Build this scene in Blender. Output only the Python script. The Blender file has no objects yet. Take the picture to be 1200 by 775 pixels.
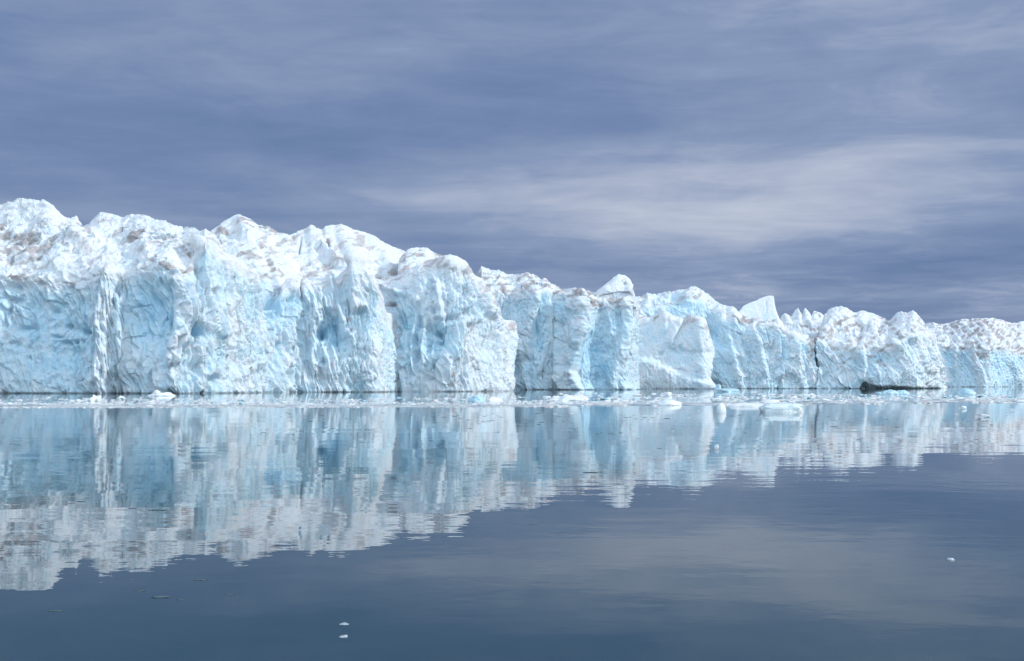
import bpy, math, random
import numpy as np

random.seed(7)
rng = np.random.default_rng(11)
scene = bpy.context.scene
COL = scene.collection

# ------------------------------------------------------------------ camera numbers
CAM_H = 2.4            # metres above the water (small boat)
FOCAL = 1333.0         # focal length in pixels of a 1200 px wide frame (40 mm lens)
HOR = 450.0            # horizon row


def dist_at(row):
    return CAM_H * FOCAL / (row - HOR)


# ------------------------------------------------------------------ noise
_perm = rng.permutation(512).astype(np.int32)
_perm = np.concatenate([_perm] * 3)
_g3 = rng.normal(size=(512, 3)).astype(np.float32)
_g3 /= np.linalg.norm(_g3, axis=1, keepdims=True)


def perlin(x, y, z, seed=0):
    x = x.astype(np.float32) + seed * 17.31
    y = y.astype(np.float32) + seed * 7.77
    z = z.astype(np.float32) + seed * 3.19
    xi = np.floor(x); yi = np.floor(y); zi = np.floor(z)
    xf = x - xi; yf = y - yi; zf = z - zi
    xi = xi.astype(np.int32) & 511; yi = yi.astype(np.int32) & 511; zi = zi.astype(np.int32) & 511
    u = xf * xf * xf * (xf * (xf * 6 - 15) + 10)
    v = yf * yf * yf * (yf * (yf * 6 - 15) + 10)
    w = zf * zf * zf * (zf * (zf * 6 - 15) + 10)
    out = 0
    for a in (0, 1):
        pa = _perm[(xi + a) & 511]
        wa = u if a else 1 - u
        for b in (0, 1):
            pb = _perm[pa + ((yi + b) & 511)]
            wb = v if b else 1 - v
            for c in (0, 1):
                g = _g3[_perm[pb + ((zi + c) & 511)]]
                wc = w if c else 1 - w
                out = out + wa * wb * wc * (g[..., 0] * (xf - a) + g[..., 1] * (yf - b) + g[..., 2] * (zf - c))
    return out * 1.6


def fbm(x, y, z, octv=4, seed=0, gain=0.5):
    a, s, o = 1.0, 1.0, 0
    for k in range(octv):
        o = o + a * perlin(x * s, y * s, z * s, seed + k * 5)
        a *= gain; s *= 2.03
    return o


def ridged(x, y, z, octv=3, seed=0):
    a, s, o = 1.0, 1.0, 0
    for k in range(octv):
        n = 1 - np.abs(perlin(x * s, y * s, z * s, seed + k * 5)) * 2
        o = o + a * n
        a *= 0.5; s *= 2.1
    return o


def scallop(u, v, seed=0, c=1.0, rnd=0.6):
    """bowls with sharp ridges between them (conchoidal, melt-scalloped ice), about 0..1; also a random value per bowl"""
    ui = np.floor(u).astype(np.int32); vi = np.floor(v).astype(np.int32)
    best = np.full(u.shape, 9.0, np.float32); rid = np.zeros(u.shape, np.float32)
    for du in (-1, 0, 1):
        for dv in (-1, 0, 1):
            a = ui + du; b = vi + dv
            hsh = _perm[(_perm[(a + seed * 13) & 511] + ((b + seed * 29) & 511))]
            jx = _g3[hsh, 0] * 0.5 + 0.5; jy = _g3[hsh, 1] * 0.5 + 0.5; r = _g3[hsh, 2] * 0.5 + 0.5
            dx = u - (a + jx); dy = v - (b + jy)
            val = c * (dx * dx + dy * dy) + rnd * r
            m = val < best
            best = np.where(m, val, best); rid = np.where(m, r, rid)
    return np.minimum(best, 1.6), rid


def facets(u, v, seed=0, tilt=1.0):
    """flat fracture faces, each tilted its own way, with steps between them"""
    ui = np.floor(u).astype(np.int32); vi = np.floor(v).astype(np.int32)
    best = np.full(u.shape, 9.0, np.float32); out = np.zeros(u.shape, np.float32)
    for du in (-1, 0, 1):
        for dv in (-1, 0, 1):
            a = ui + du; b = vi + dv
            h = _perm[(_perm[(a + seed * 13) & 511] + ((b + seed * 29) & 511))]
            dx = u - (a + _g3[h, 0] * .5 + .5); dy = v - (b + _g3[h, 1] * .5 + .5)
            h2 = (h + 101) & 511
            d = np.maximum(np.abs(dx), np.abs(dy)) + .35 * (np.abs(dx) + np.abs(dy))
            m = d < best
            best = np.where(m, d, best)
            out = np.where(m, _g3[h2, 2] * .5 + tilt * (_g3[h2, 0] * dx + _g3[h2, 1] * dy * .8), out)
    return out


def smooth(t):
    t = np.clip(t, 0, 1)
    return t * t * (3 - 2 * t)


# ------------------------------------------------------------------ features drawn on a wall: (column px, row px) are design coordinates
def ridge_d(px, py, pts):
    """signed horizontal offset from a mostly vertical line, and 0..1 fade at the line's ends"""
    pts = sorted(pts, key=lambda p: p[1])
    ys = [p[1] for p in pts]; xs = [p[0] for p in pts]
    cx = np.interp(py, ys, xs)
    fade = smooth((py - ys[0] + 6) / 12) * smooth((ys[-1] + 6 - py) / 12)
    return px - cx, fade


def spine(px, py, pts, wl, wr, amp):
    d, fade = ridge_d(px, py, pts)
    t = np.where(d < 0, 1 + d / wl, 1 - d / wr)
    return amp * fade * smooth(t)


def blob(px, py, cx, cy, rx, ry, amp, sharp=2.0):
    q = ((px - cx) / rx) ** 2 + ((py - cy) / ry) ** 2
    return amp * np.exp(-(q ** (sharp / 2)))


def line_mask(px, py, pts, w):
    best = np.full(px.shape, 1e9, np.float32)
    for (x0, y0), (x1, y1) in zip(pts[:-1], pts[1:]):
        vx, vy = x1 - x0, y1 - y0
        t = np.clip(((px - x0) * vx + (py - y0) * vy) / (vx * vx + vy * vy + 1e-6), 0, 1)
        best = np.minimum(best, (px - x0 - t * vx) ** 2 + (py - y0 - t * vy) ** 2)
    return np.exp(-best / (w * w))


# ------------------------------------------------------------------ materials
def new_mat(name):
    m = bpy.data.materials.new(name); m.use_nodes = True
    nt = m.node_tree
    for n in list(nt.nodes):
        nt.nodes.remove(n)
    return m, nt


class G:
    """tiny node helper"""
    def __init__(s, nt): s.nt = nt
    def n(s, t, **kw):
        nd = s.nt.nodes.new(t)
        for k, v in kw.items(): setattr(nd, k, v)
        return nd
    def set(s, nd, i, v):
        if hasattr(v, 'is_output'): s.nt.links.new(v, nd.inputs[i])
        else: nd.inputs[i].default_value = v
    def math(s, op, a, b=0.0, c=None, clamp=False):
        nd = s.n('ShaderNodeMath', operation=op, use_clamp=clamp)
        s.set(nd, 0, a); s.set(nd, 1, b)
        if c is not None: s.set(nd, 2, c)
        return nd.outputs[0]
    def mix(s, f, a, b, blend='MIX'):
        nd = s.n('ShaderNodeMix', data_type='RGBA', blend_type=blend)
        s.set(nd, 0, f); s.set(nd, 6, a); s.set(nd, 7, b)
        return nd.outputs[2]
    def noise(s, vec, scale, detail=4, rough=0.55, dist=0.0, lac=2.0):
        nd = s.n('ShaderNodeTexNoise')
        if vec is not None: s.nt.links.new(vec, nd.inputs['Vector'])
        nd.inputs['Scale'].default_value = scale; nd.inputs['Detail'].default_value = detail
        nd.inputs['Roughness'].default_value = rough; nd.inputs['Distortion'].default_value = dist
        return nd.outputs[0]
    def mapping(s, vec, scale=(1, 1, 1), loc=(0, 0, 0), rot=(0, 0, 0)):
        nd = s.n('ShaderNodeMapping')
        s.nt.links.new(vec, nd.inputs[0])
        nd.inputs['Location'].default_value = loc; nd.inputs['Rotation'].default_value = rot; nd.inputs['Scale'].default_value = scale
        return nd.outputs[0]
    def ramp(s, f, stops):
        nd = s.n('ShaderNodeValToRGB'); s.set(nd, 0, f)
        el = nd.color_ramp.elements
        while len(el) > 1: el.remove(el[-1])
        el[0].position = stops[0][0]; el[0].color = (*stops[0][1], 1)
        for p, c in stops[1:]:
            e = el.new(p); e.color = (*c, 1)
        return nd.outputs[0]
    def mr(s, v, a, b, c=0.0, d=1.0, itype='SMOOTHSTEP'):
        nd = s.n('ShaderNodeMapRange', interpolation_type=itype)
        s.set(nd, 0, v); s.set(nd, 1, a); s.set(nd, 2, b); s.set(nd, 3, c); s.set(nd, 4, d)
        return nd.outputs[0]


def ice_material():
    m, nt = new_mat('glacier_ice'); g = G(nt)
    pos = g.n('ShaderNodeNewGeometry').outputs['Position']
    blue = g.n('ShaderNodeAttribute', attribute_name='blue').outputs['Fac']
    dirt = g.n('ShaderNodeAttribute', attribute_name='dirt').outputs['Fac']
    darken = g.n('ShaderNodeAttribute', attribute_name='darkening').outputs['Fac']
    n1 = g.noise(g.mapping(pos, (1, 1, .35)), 0.16, 5, .6)
    n2 = g.noise(pos, 0.9, 5, .65)
    b = g.math('ADD', blue, g.math('MULTIPLY', g.math('SUBTRACT', n1, .5), 0.9))
    n4 = g.noise(g.mapping(pos, (1, 1, .16)), 0.75, 4, .6)
    b = g.math('ADD', b, g.math('MULTIPLY', g.math('SUBTRACT', n4, .5), g.math('MULTIPLY_ADD', blue, 1.1, .1)))
    b = g.math('ADD', b, g.math('MULTIPLY', g.math('SUBTRACT', n2, .5), 0.35), clamp=True)
    col = g.ramp(b, [(0, (.755, .79, .83)), (.25, (.68, .775, .845)), (.55, (.57, .745, .85)), (1, (.36, .60, .77))])
    dn = g.noise(g.mapping(pos, (1, 1, 1.6)), 1.5, 8, .78)
    dv = g.noise(pos, .35, 6, .7)
    col = g.mix(g.math('MULTIPLY', g.mr(g.math('MULTIPLY', dirt, g.math('ADD', dv, .5)), .03, .58), .80), col, (.50, .468, .475, 1))
    dd = g.mr(g.math('ADD', g.math('MULTIPLY', dirt, .66), g.math('MULTIPLY', g.math('SUBTRACT', dn, .5), g.math('MINIMUM', g.math('MULTIPLY', dirt, 9.0), 2.6))), .14, .78)
    col = g.mix(g.math('MULTIPLY', dd, .62), col, (.29, .255, .255, 1))
    col = g.mix(g.math('MULTIPLY', darken, g.math('MULTIPLY_ADD', n2, .5, .66, clamp=True)), col, g.mix(g.mr(dn, .38, .66), (.055, .075, .088, 1), (.17, .21, .225, 1)))
    p = g.n('ShaderNodeBsdfPrincipled')
    g.set(p, 'Base Color', col)
    p.inputs['Roughness'].default_value = .55
    p.inputs['IOR'].default_value = 1.31
    p.inputs['Subsurface Weight'].default_value = .32
    p.inputs['Subsurface Radius'].default_value = (.30, .9, 1.3)
    p.inputs['Subsurface Scale'].default_value = 1.0
    p.inputs['Specular IOR Level'].default_value = .35
    bh = g.math('ADD', g.math('MULTIPLY', g.noise(pos, 0.9, 5, .65), 0.55),
                g.math('MULTIPLY', g.noise(g.mapping(pos, (1, 1, .4)), 3.0, 4, .65), 0.26))
    bp = g.n('ShaderNodeBump'); bp.inputs['Strength'].default_value = 1.0; bp.inputs['Distance'].default_value = 0.8
    g.set(bp, 'Height', bh)
    nt.links.new(bp.outputs[0], p.inputs['Normal'])
    o = g.n('ShaderNodeOutputMaterial'); nt.links.new(p.outputs[0], o.inputs[0])
    return m


def floe_material(name, c0, c1, rough=.45, spec=.4):
    m, nt = new_mat(name); g = G(nt)
    pos = g.n('ShaderNodeNewGeometry').outputs['Position']
    n = g.noise(pos, 1.7, 4, .65)
    col = g.mix(g.mr(n, .3, .7), (*c0, 1), (*c1, 1))
    p = g.n('ShaderNodeBsdfPrincipled'); g.set(p, 'Base Color', col)
    p.inputs['Roughness'].default_value = rough
    p.inputs['Specular IOR Level'].default_value = spec
    if c0[0] > .3:
        p.inputs['Subsurface Weight'].default_value = .6
        p.inputs['Subsurface Radius'].default_value = (.25, .4, .45)
        p.inputs['Subsurface Scale'].default_value = 1.0
    bp = g.n('ShaderNodeBump'); bp.inputs['Strength'].default_value = .7; bp.inputs['Distance'].default_value = .12
    g.set(bp, 'Height', g.noise(pos, 7, 4, .6)); nt.links.new(bp.outputs[0], p.inputs['Normal'])
    o = g.n('ShaderNodeOutputMaterial'); nt.links.new(p.outputs[0], o.inputs[0])
    return m


def water_material():
    m, nt = new_mat('fjord_water'); g = G(nt)
    pos = g.n('ShaderNodeNewGeometry').outputs['Position']
    p = g.n('ShaderNodeBsdfPrincipled')
    p.inputs['Base Color'].default_value = (.009, .044, .060, 1)
    p.inputs['Roughness'].default_value = .0
    p.inputs['IOR'].default_value = 1.333
    a = g.noise(g.mapping(pos, (.7, 1, 1)), 1.3, 3, .5)
    b = g.noise(g.mapping(pos, (.55, 1, 1)), .22, 2, .5)
    c = g.noise(g.mapping(pos, (.5, 1, 1)), .05, 2, .5)
    patch = g.mr(c, .35, .65, .35, 1.0)                   # calm lanes and lightly ruffled ones
    h = g.math('ADD', g.math('MULTIPLY', g.math('MULTIPLY', a, patch), .0042), g.math('MULTIPLY', b, .016))
    e = g.noise(g.mapping(pos, (.3, 1, 1), (5, 3, 0)), .55, 2, .5)
    f = g.noise(g.mapping(pos, (.35, 1, 1), (15, 9, 0)), .028, 3, .6)
    h = g.math('ADD', h, g.math('MULTIPLY', g.math('MULTIPLY', e, g.mr(f, .42, .60)), .006))
    bp = g.n('ShaderNodeBump'); bp.inputs['Strength'].default_value = 1.0; bp.inputs['Distance'].default_value = 1.0
    g.set(bp, 'Height', h); nt.links.new(bp.outputs[0], p.inputs['Normal'])
    o = g.n('ShaderNodeOutputMaterial'); nt.links.new(p.outputs[0], o.inputs[0])
    return m


ICE = ice_material()
SNOWY = floe_material('white_brash', (.86, .89, .91), (.77, .84, .89))
BLUEISH = floe_material('blue_growler_ice', (.62, .80, .88), (.42, .66, .78), .25, .5)
SLUSH = floe_material('slush', (.50, .57, .58), (.80, .84, .85), .35, .5)
CLEAR = floe_material('dark_clear_ice', (.05, .09, .10), (.10, .15, .16), .3, .5)
GLASSY = floe_material('clear_white_ice', (.36, .46, .50), (.58, .66, .70), .25, .5)
WATER = water_material()


# ------------------------------------------------------------------ object helpers
def thing(name, label, cat, loc=(0, 0, 0), group=None):
    o = bpy.data.objects.new(name, None); COL.objects.link(o)
    o.location = loc; o.empty_display_size = 2
    o['label'] = label; o['category'] = cat
    if group: o['group'] = group
    return o


def tag(o, label, cat, group=None):
    o['label'] = label; o['category'] = cat
    if group: o['group'] = group
    return o


def mesh_from(name, V, F, mat, attrs=None, normals=None, parent=None):
    me = bpy.data.meshes.new(name)
    V = np.ascontiguousarray(V, np.float32); F = np.ascontiguousarray(F, np.int32)
    nv, nf, k = len(V), len(F), F.shape[1]
    me.vertices.add(nv); me.vertices.foreach_set('co', V.ravel())
    me.loops.add(nf * k); me.loops.foreach_set('vertex_index', F.ravel())
    me.polygons.add(nf)
    me.polygons.foreach_set('loop_start', np.arange(0, nf * k, k, dtype=np.int32))
    me.polygons.foreach_set('loop_total', np.full(nf, k, np.int32))
    me.polygons.foreach_set('use_smooth', np.ones(nf, bool))
    me.update(calc_edges=True)
    for an, av in (attrs or {}).items():
        at = me.attributes.new(an, 'FLOAT', 'POINT')
        at.data.foreach_set('value', np.ascontiguousarray(av, np.float32).ravel())
    if normals is not None:
        me.normals_split_custom_set_from_vertices(np.ascontiguousarray(normals, np.float32).tolist())
    me.materials.append(mat)
    o = bpy.data.objects.new(name, me); COL.objects.link(o)
    if parent is not None: o.parent = parent
    return o


def grid_normals(P):
    du = np.gradient(P, axis=1); dv = np.gradient(P, axis=0)
    N = np.cross(du, dv)
    N /= np.linalg.norm(N, axis=2, keepdims=True) + 1e-9
    return N


def blur2(A, n):
    for ax in (0, 1):
        for _ in range(n):
            p = np.concatenate([A.take([0], ax), A, A.take([-1], ax)], ax)
            L = A.shape[ax]
            A = (p.take(range(0, L), ax) + 2 * p.take(range(1, L + 1), ax) + p.take(range(2, L + 2), ax)) / 4
    return A


# ------------------------------------------------------------------ ice bodies
def ice_body(name, cat, label, front, levels, relief=None, blue=None, dirt=None, darkening=None, depth=45.0,
             step=0.75, z0=-2.0, split=1, slant=0.0, rough=1.0, seed=0, parts=('ice_face', 'snow_cap'), faceblue=.42, capblue=.02,
             end_left=True, end_right=True, capdirt=.35, flute=1.0, side=None, calm=None, capamp=None, dmul=1.0):
    """front: [(px, distance)] of the foot. levels: list of ([(px, row)...], [(px, setback m)...] or number), from the lip upward.
    The wall is built in metres: a foot line on the water, a face, ledges and a crest at their real distance, then a back."""
    fx = np.array([p[0] for p in front], float); fd = dmul * np.interp([p[1] for p in front], [250, 264, 279, 298, 328, 400, 457, 530, 570, 680, 720], [271, 286, 306, 342, 374, 457, 528, 562, 600, 860, 910])
    px = np.arange(fx[0], fx[-1] + step * .5, step)
    D = np.interp(px, fx, fd)
    D = np.convolve(np.pad(D, 6, mode='edge'), np.ones(13) / 13, 'valid')
    zs = [np.full_like(px, z0), np.full_like(px, max(z0 + .5, 0.05))]
    sbs = [np.zeros_like(px), np.zeros_like(px)]
    pys = [HOR + CAM_H * FOCAL / D + 8, HOR + CAM_H * FOCAL / D]
    for pts, sb in levels:
        pts = sorted(pts)
        py = np.interp(px, [p[0] for p in pts], [p[1] for p in pts])
        s = np.full_like(px, sb) if np.isscalar(sb) else np.interp(px, [p[0] for p in sb], [p[1] for p in sb])
        pys.append(py); sbs.append(s); zs.append(CAM_H + (HOR - py) / FOCAL * (D + s))
    jag = .9 * perlin(px / 3.1, px * 0 + seed, px * 0, seed + 30) + 1.1 * perlin(px / 8.3, px * 0 + seed, px * 0, seed + 33)
    pys[-1] = pys[-1] + jag * min(1.0, rough + .15); zs[-1] = CAM_H + (HOR - pys[-1]) / FOCAL * (D + sbs[-1])
    rowsZ, rowsS, rowsP, kind = [], [], [], []
    for k in range(len(zs) - 1):
        span = np.percentile(np.abs(pys[k] - pys[k + 1]), 85)
        n = max(4, int(span / step)) if k > 0 else 4
        for i in range(n):
            t = i / n
            ts = t ** 1.25 if k >= 2 else t ** 1.6
            rowsZ.append(zs[k] + (zs[k + 1] - zs[k]) * t)
            rowsS.append(sbs[k] + (sbs[k + 1] - sbs[k]) * ts)
            rowsP.append(pys[k] + (pys[k + 1] - pys[k]) * t)
            kind.append(k - 1 + t)
    split_row = next(i for i, k in enumerate(kind) if k >= split) if len(levels) > split - 1 and max(kind) >= split else None
    nb = 14
    zc, sc_, pc = zs[-1], sbs[-1], pys[-1]
    for i in range(nb + 1):
        t = i / nb
        rowsZ.append(zc * (1 - t ** 2) + (z0) * t ** 2)
        rowsS.append(sc_ + depth * t ** .8)
        rowsP.append(pc + 0 * px); kind.append(len(levels) + t)
    Z = np.array(rowsZ); S = np.array(rowsS); PY = np.array(rowsP); PX = np.broadcast_to(px, Z.shape).copy()
    K = np.broadcast_to(np.array(kind)[:, None], Z.shape).copy()
    DD = D[None, :] + S
    # end returns: the wall turns and runs away from the water's edge
    def pad(arr, side_, add=None):
        c = arr[:, :1] if side_ == 0 else arr[:, -1:]
        q = np.linspace(0, 1, 15)[1:][None, :]
        ex = c + (add * q if add is not None else 0 * q)
        return np.concatenate([ex[:, ::-1], arr], 1) if side_ == 0 else np.concatenate([arr, ex], 1)
    for sd, on in ((0, end_left), (1, end_right)):
        if not on: continue
        extra = depth * .9
        Z = pad(Z, sd); PY = pad(PY, sd); K = pad(K, sd)
        PX = pad(PX, sd, (-1 if sd == 0 else 1) * 0.8 * np.ones((1, 1)))
        DD = pad(DD, sd, extra * np.ones((1, 1)))
    P = np.stack([(PX - 600) / FOCAL * DD, DD, Z], 2)
    # soften the base form a little, keep the crest
    Ps = blur2(P, 3); keep = np.clip(1 - np.abs(K - len(levels)) * 4, 0, 1)[..., None]
    P = P * keep + Ps * (1 - keep)
    N = grid_normals(P)
    if N[len(kind) // 4, N.shape[1] // 2, 1] > 0: N = -N
    N = blur2(N, 6); N /= np.linalg.norm(N, axis=2, keepdims=True) + 1e-9
    x, y, z = P[..., 0], P[..., 1], P[..., 2]
    u = x + .55 * y if side is None else x * side[0] + y * side[1]       # runs along the wall
    wx = 3.0 * fbm(x / 14, y / 14, z / 14, 2, seed + 40); wz = 3.0 * fbm(x / 14, y / 14, z / 14, 2, seed + 47)
    face = smooth((len(levels) - .0 - K) * 2) * smooth((1.08 - K) * 6)
    cap = 1 - smooth((1.02 - K) * 6)
    us = u + slant * z
    s1, r1 = scallop((us + wx) / 7.5, (z + wz) / 13, seed, 1.0, .5)
    s2, r2 = scallop((us + .6 * wx) / 3.0, (z + .6 * wz) / 4.2, seed + 3, 1.0, .5)
    s3, r3 = scallop((us + .3 * wx) / 1.25, (z + .3 * wz) / 1.6, seed + 6, 1.0, .5)
    ww = 1.2 * fbm(x / 3.5, y / 3.5, z / 5, 2, seed + 43)
    fl2 = ridged((us + .3 * wx + .5 * ww) / 1.15, y * 0 + 3, z / 11, 2, seed + 64)
    fl3 = ridged((us + .5 * wx + ww) / 2.1, y * 0 + 5, z / 8, 2, seed + 66)
    s4, r4 = scallop((us + ww) / 2.0, (z + ww * .7) / 5.0, seed + 16, 1.0, .6)
    fl = ridged((us + .35 * wx) / 3.4, y * 0, z / 26, 3, seed + 60)
    ja = us + .4 * wx + .35 * ww; jb = z + .4 * wz + .25 * ww
    f1 = facets(ja / 6.5 + .25 * jb / 9, jb / 10 - .15 * ja / 6, seed + 2); f2 = facets(ja / 2.6 - .2 * jb / 4, jb / 4.4 + .2 * ja / 3, seed + 5); f3 = facets(ja / 1.1 + .2 * jb / 2, jb / 1.7, seed + 8)
    e1 = facets((x + .4 * wx) / 5, (y * .5 + z + .4 * wz) / 5, seed + 22); e2 = facets((x + .3 * wx + ww) / 2.1, (y * .5 + z + .3 * wz) / 2.0, seed + 25)
    big = fbm(x / 24, y / 24, z / 26, 3, seed + 20)
    med = fbm(x / 5, y / 5, z / 9, 3, seed + 25)
    fine = fbm(x / 1.5, y / 1.5, z / 1.5, 3, seed + 31)
    reg = smooth(.5 + 1.1 * fbm(x / 20, y / 20, z / 17, 2, seed + 70))       # smooth fracture planes beside rough crumbly ice
    reg2 = smooth(.5 + 1.3 * fbm(x / 16, y / 16, z / 30, 2, seed + 77))
    dface = .95 * big + 1.2 * (s1 - .5) * reg2 + .55 * (s2 - .5) * (.25 + .9 * reg) + .40 * (s3 - .5) * (.2 + reg) + .34 * (s4 - .5) * (1.1 - .7 * reg) + .65 * f1 + .36 * f2 * (1.2 - .5 * reg) + .16 * f3 + flute * (.5 * (fl - .8) * (.3 + reg2) + .62 * (fl2 - .6) * (1.3 - reg2) + .55 * (fl3 - .6)) + .36 * med + .20 * fine + .34 * (ridged((us + .3 * wx + .4 * ww) / .8, y * 0 + 9, z / 13, 2, seed + 69) - .5) * smooth((11 - z) / 8) * (.35 + reg2)
    v1, q1 = scallop((x + wx) / 9, (y + wz) / 11, seed + 9, 1.0, .4)
    v2, q2 = scallop((x + .6 * wx) / 3.6, (z + y * .35 + .6 * wz) / 3.4, seed + 12, 1.0, .5)
    dcap = 1.0 * big - .9 * (v1 - .5) - .45 * (v2 - .5) - .2 * (s3 - .5) + .5 * med + .24 * fine + .9 * e1 + .5 * e2
    crest = np.clip(1 - np.abs(K - len(levels)) * 2.5, 0, 1)
    cr = perlin(ja / 6, y * 0 + 2, jb / 20, seed + 51); cr2 = perlin(ja / 9 + jb / 14, y * 0 + 6, jb / 13, seed + 53)
    crk = .55 * np.exp(-(cr / .03) ** 2) * smooth(.3 + 2 * perlin(x / 11, y / 11, z / 9, seed + 57)) + .4 * np.exp(-(cr2 / .022) ** 2) * smooth(.2 + 2 * perlin(x / 9, y / 9, z / 9, seed + 58))
    if calm:
        soft = .5 * big + .25 * f1 + flute * (.2 * (fl - .8) + .34 * (fl2 - .6) * (1.15 - reg2) + .2 * (fl3 - .6)) + .2 * fine
        dface = soft + (dface - soft) * (1 - .6 * np.clip(calm(PX, PY), 0, 1))
    if capamp: dcap = dcap * capamp(PX)
    dface = dface - crk
    disp = rough * (dface * (1 - cap) + dcap * cap) * (1 - .62 * crest)
    onfront = smooth((len(levels) + .05 - K) * 8)
    wpx = 3.4 * fbm(PX / 17, PY / 42, PX * 0 + seed, 2, seed + 81, .45); wpy = 3.0 * fbm(PX / 15, PY / 15, PX * 0 + seed + 9, 3, seed + 85, .6)
    PXw, PYw = PX + wpx * (.4 + .6 * (1 - crest)), PY + wpy * (1 - crest)
    rel = relief(PXw, PYw) if relief else 0
    disp = disp + rel * onfront * (1 - .75 * crest)
    disp = disp - 0.35 * np.exp(-(np.maximum(z, 0) / .3) ** 2) * np.maximum(.25, -.1 + smooth(.5 + 1.5 * fbm(u / 5, z * 0, z * 0 + 2, 2, seed + 90))) * (1 - cap)   # water-worn notch
    P = P + N * disp[..., None]
    P[..., 0] += rough * (1.1 * fbm(z / 19, y * 0 + seed, z * 0, 3, seed + 93, .4) + .5 * fbm(x / 9, y / 9, z / 11, 2, seed + 97)) * (1 - crest) * smooth(z / 3)
    P[..., 2] = np.where(K > len(levels) + .8, np.minimum(P[..., 2], z), P[..., 2])
    # colour attributes: clear dense blue ice, wind-blown grit
    B = faceblue * (1 - cap) + capblue * cap + .12 * (r1 - .5) + .16 * (r2 - .5) + .1 * (r3 - .5) + .3 * (.5 - s2) * (1 - cap) + .2 * (.55 - s1) * (1 - cap)
    if blue:
        bb = blue(PXw, PYw); B = B + np.where(bb < 0, .5 * bb, bb)
    if relief is not None: B = B + np.clip(-rel * .05, -.1, .3)
    dn = fbm((x + z) / 6, y / 6, (z - .5 * x) / 2.2, 4, seed + 55)
    Dt = capdirt * cap * smooth((dn + .12) / .75)
    if dirt: Dt = Dt + dirt(PXw, PYw) * smooth(.45 + 1.1 * dn) * 1.1
    Dk = darkening(PX + .4 * wpx, PY + .2 * wpy) * np.ones_like(B) if darkening else np.zeros_like(B)
    # darker ice in the melt notch right at the waterline
    if len(levels) and z0 < 0: Dk = np.maximum(Dk, (1 - cap) * np.exp(-(np.maximum(z, 0) / .34) ** 4) * np.clip(.50 + .9 * fbm(u / 9, z * 0, z * 0 + 7, 3, seed + 91), 0, .75))
    N2 = grid_normals(P)
    if N2[len(kind) // 4, N2.shape[1] // 2, 1] > 0: N2 = -N2
    root = None
    nr, nc = Z.shape
    mid = int(nc / 2)
    loc = (float(P[4, mid, 0]), float(P[4, mid, 1]), 0.0)
    idx = np.arange(nr * nc).reshape(nr, nc)

    def piece(nm, r0, r1_, parent, off):
        sub = idx[r0:r1_ + 1]; m = sub.shape[0]
        loc_idx = np.arange(m * nc).reshape(m, nc)
        F = np.stack([loc_idx[:-1, :-1], loc_idx[:-1, 1:], loc_idx[1:, 1:], loc_idx[1:, :-1]], 2).reshape(-1, 4)
        V = P[r0:r1_ + 1].reshape(-1, 3) - np.array(off)
        n0 = np.cross(V[F[:, 1]] - V[F[:, 0]], V[F[:, 3]] - V[F[:, 0]]); nv = N2[r0:r1_ + 1].reshape(-1, 3)
        if np.mean(np.sum(n0 * nv[F[:, 0]], 1)) < 0: F = F[:, ::-1]
        return mesh_from(nm, V, F, ICE, {'blue': np.clip(np.maximum(B, .16 * (1 - cap))[r0:r1_ + 1], 0, 1), 'dirt': np.clip(Dt[r0:r1_ + 1], 0, 1), 'darkening': np.clip(Dk[r0:r1_ + 1], 0, 1)}, nv, parent)
    if parts is None or split_row is None:
        o = piece(name, 0, nr - 1, None, loc); o.location = loc
        return tag(o, label, cat)
    root = thing(name, label, cat, loc)
    piece(parts[0], 0, split_row, root, loc)
    piece(parts[1], split_row, nr - 1, root, loc)
    return root


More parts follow.
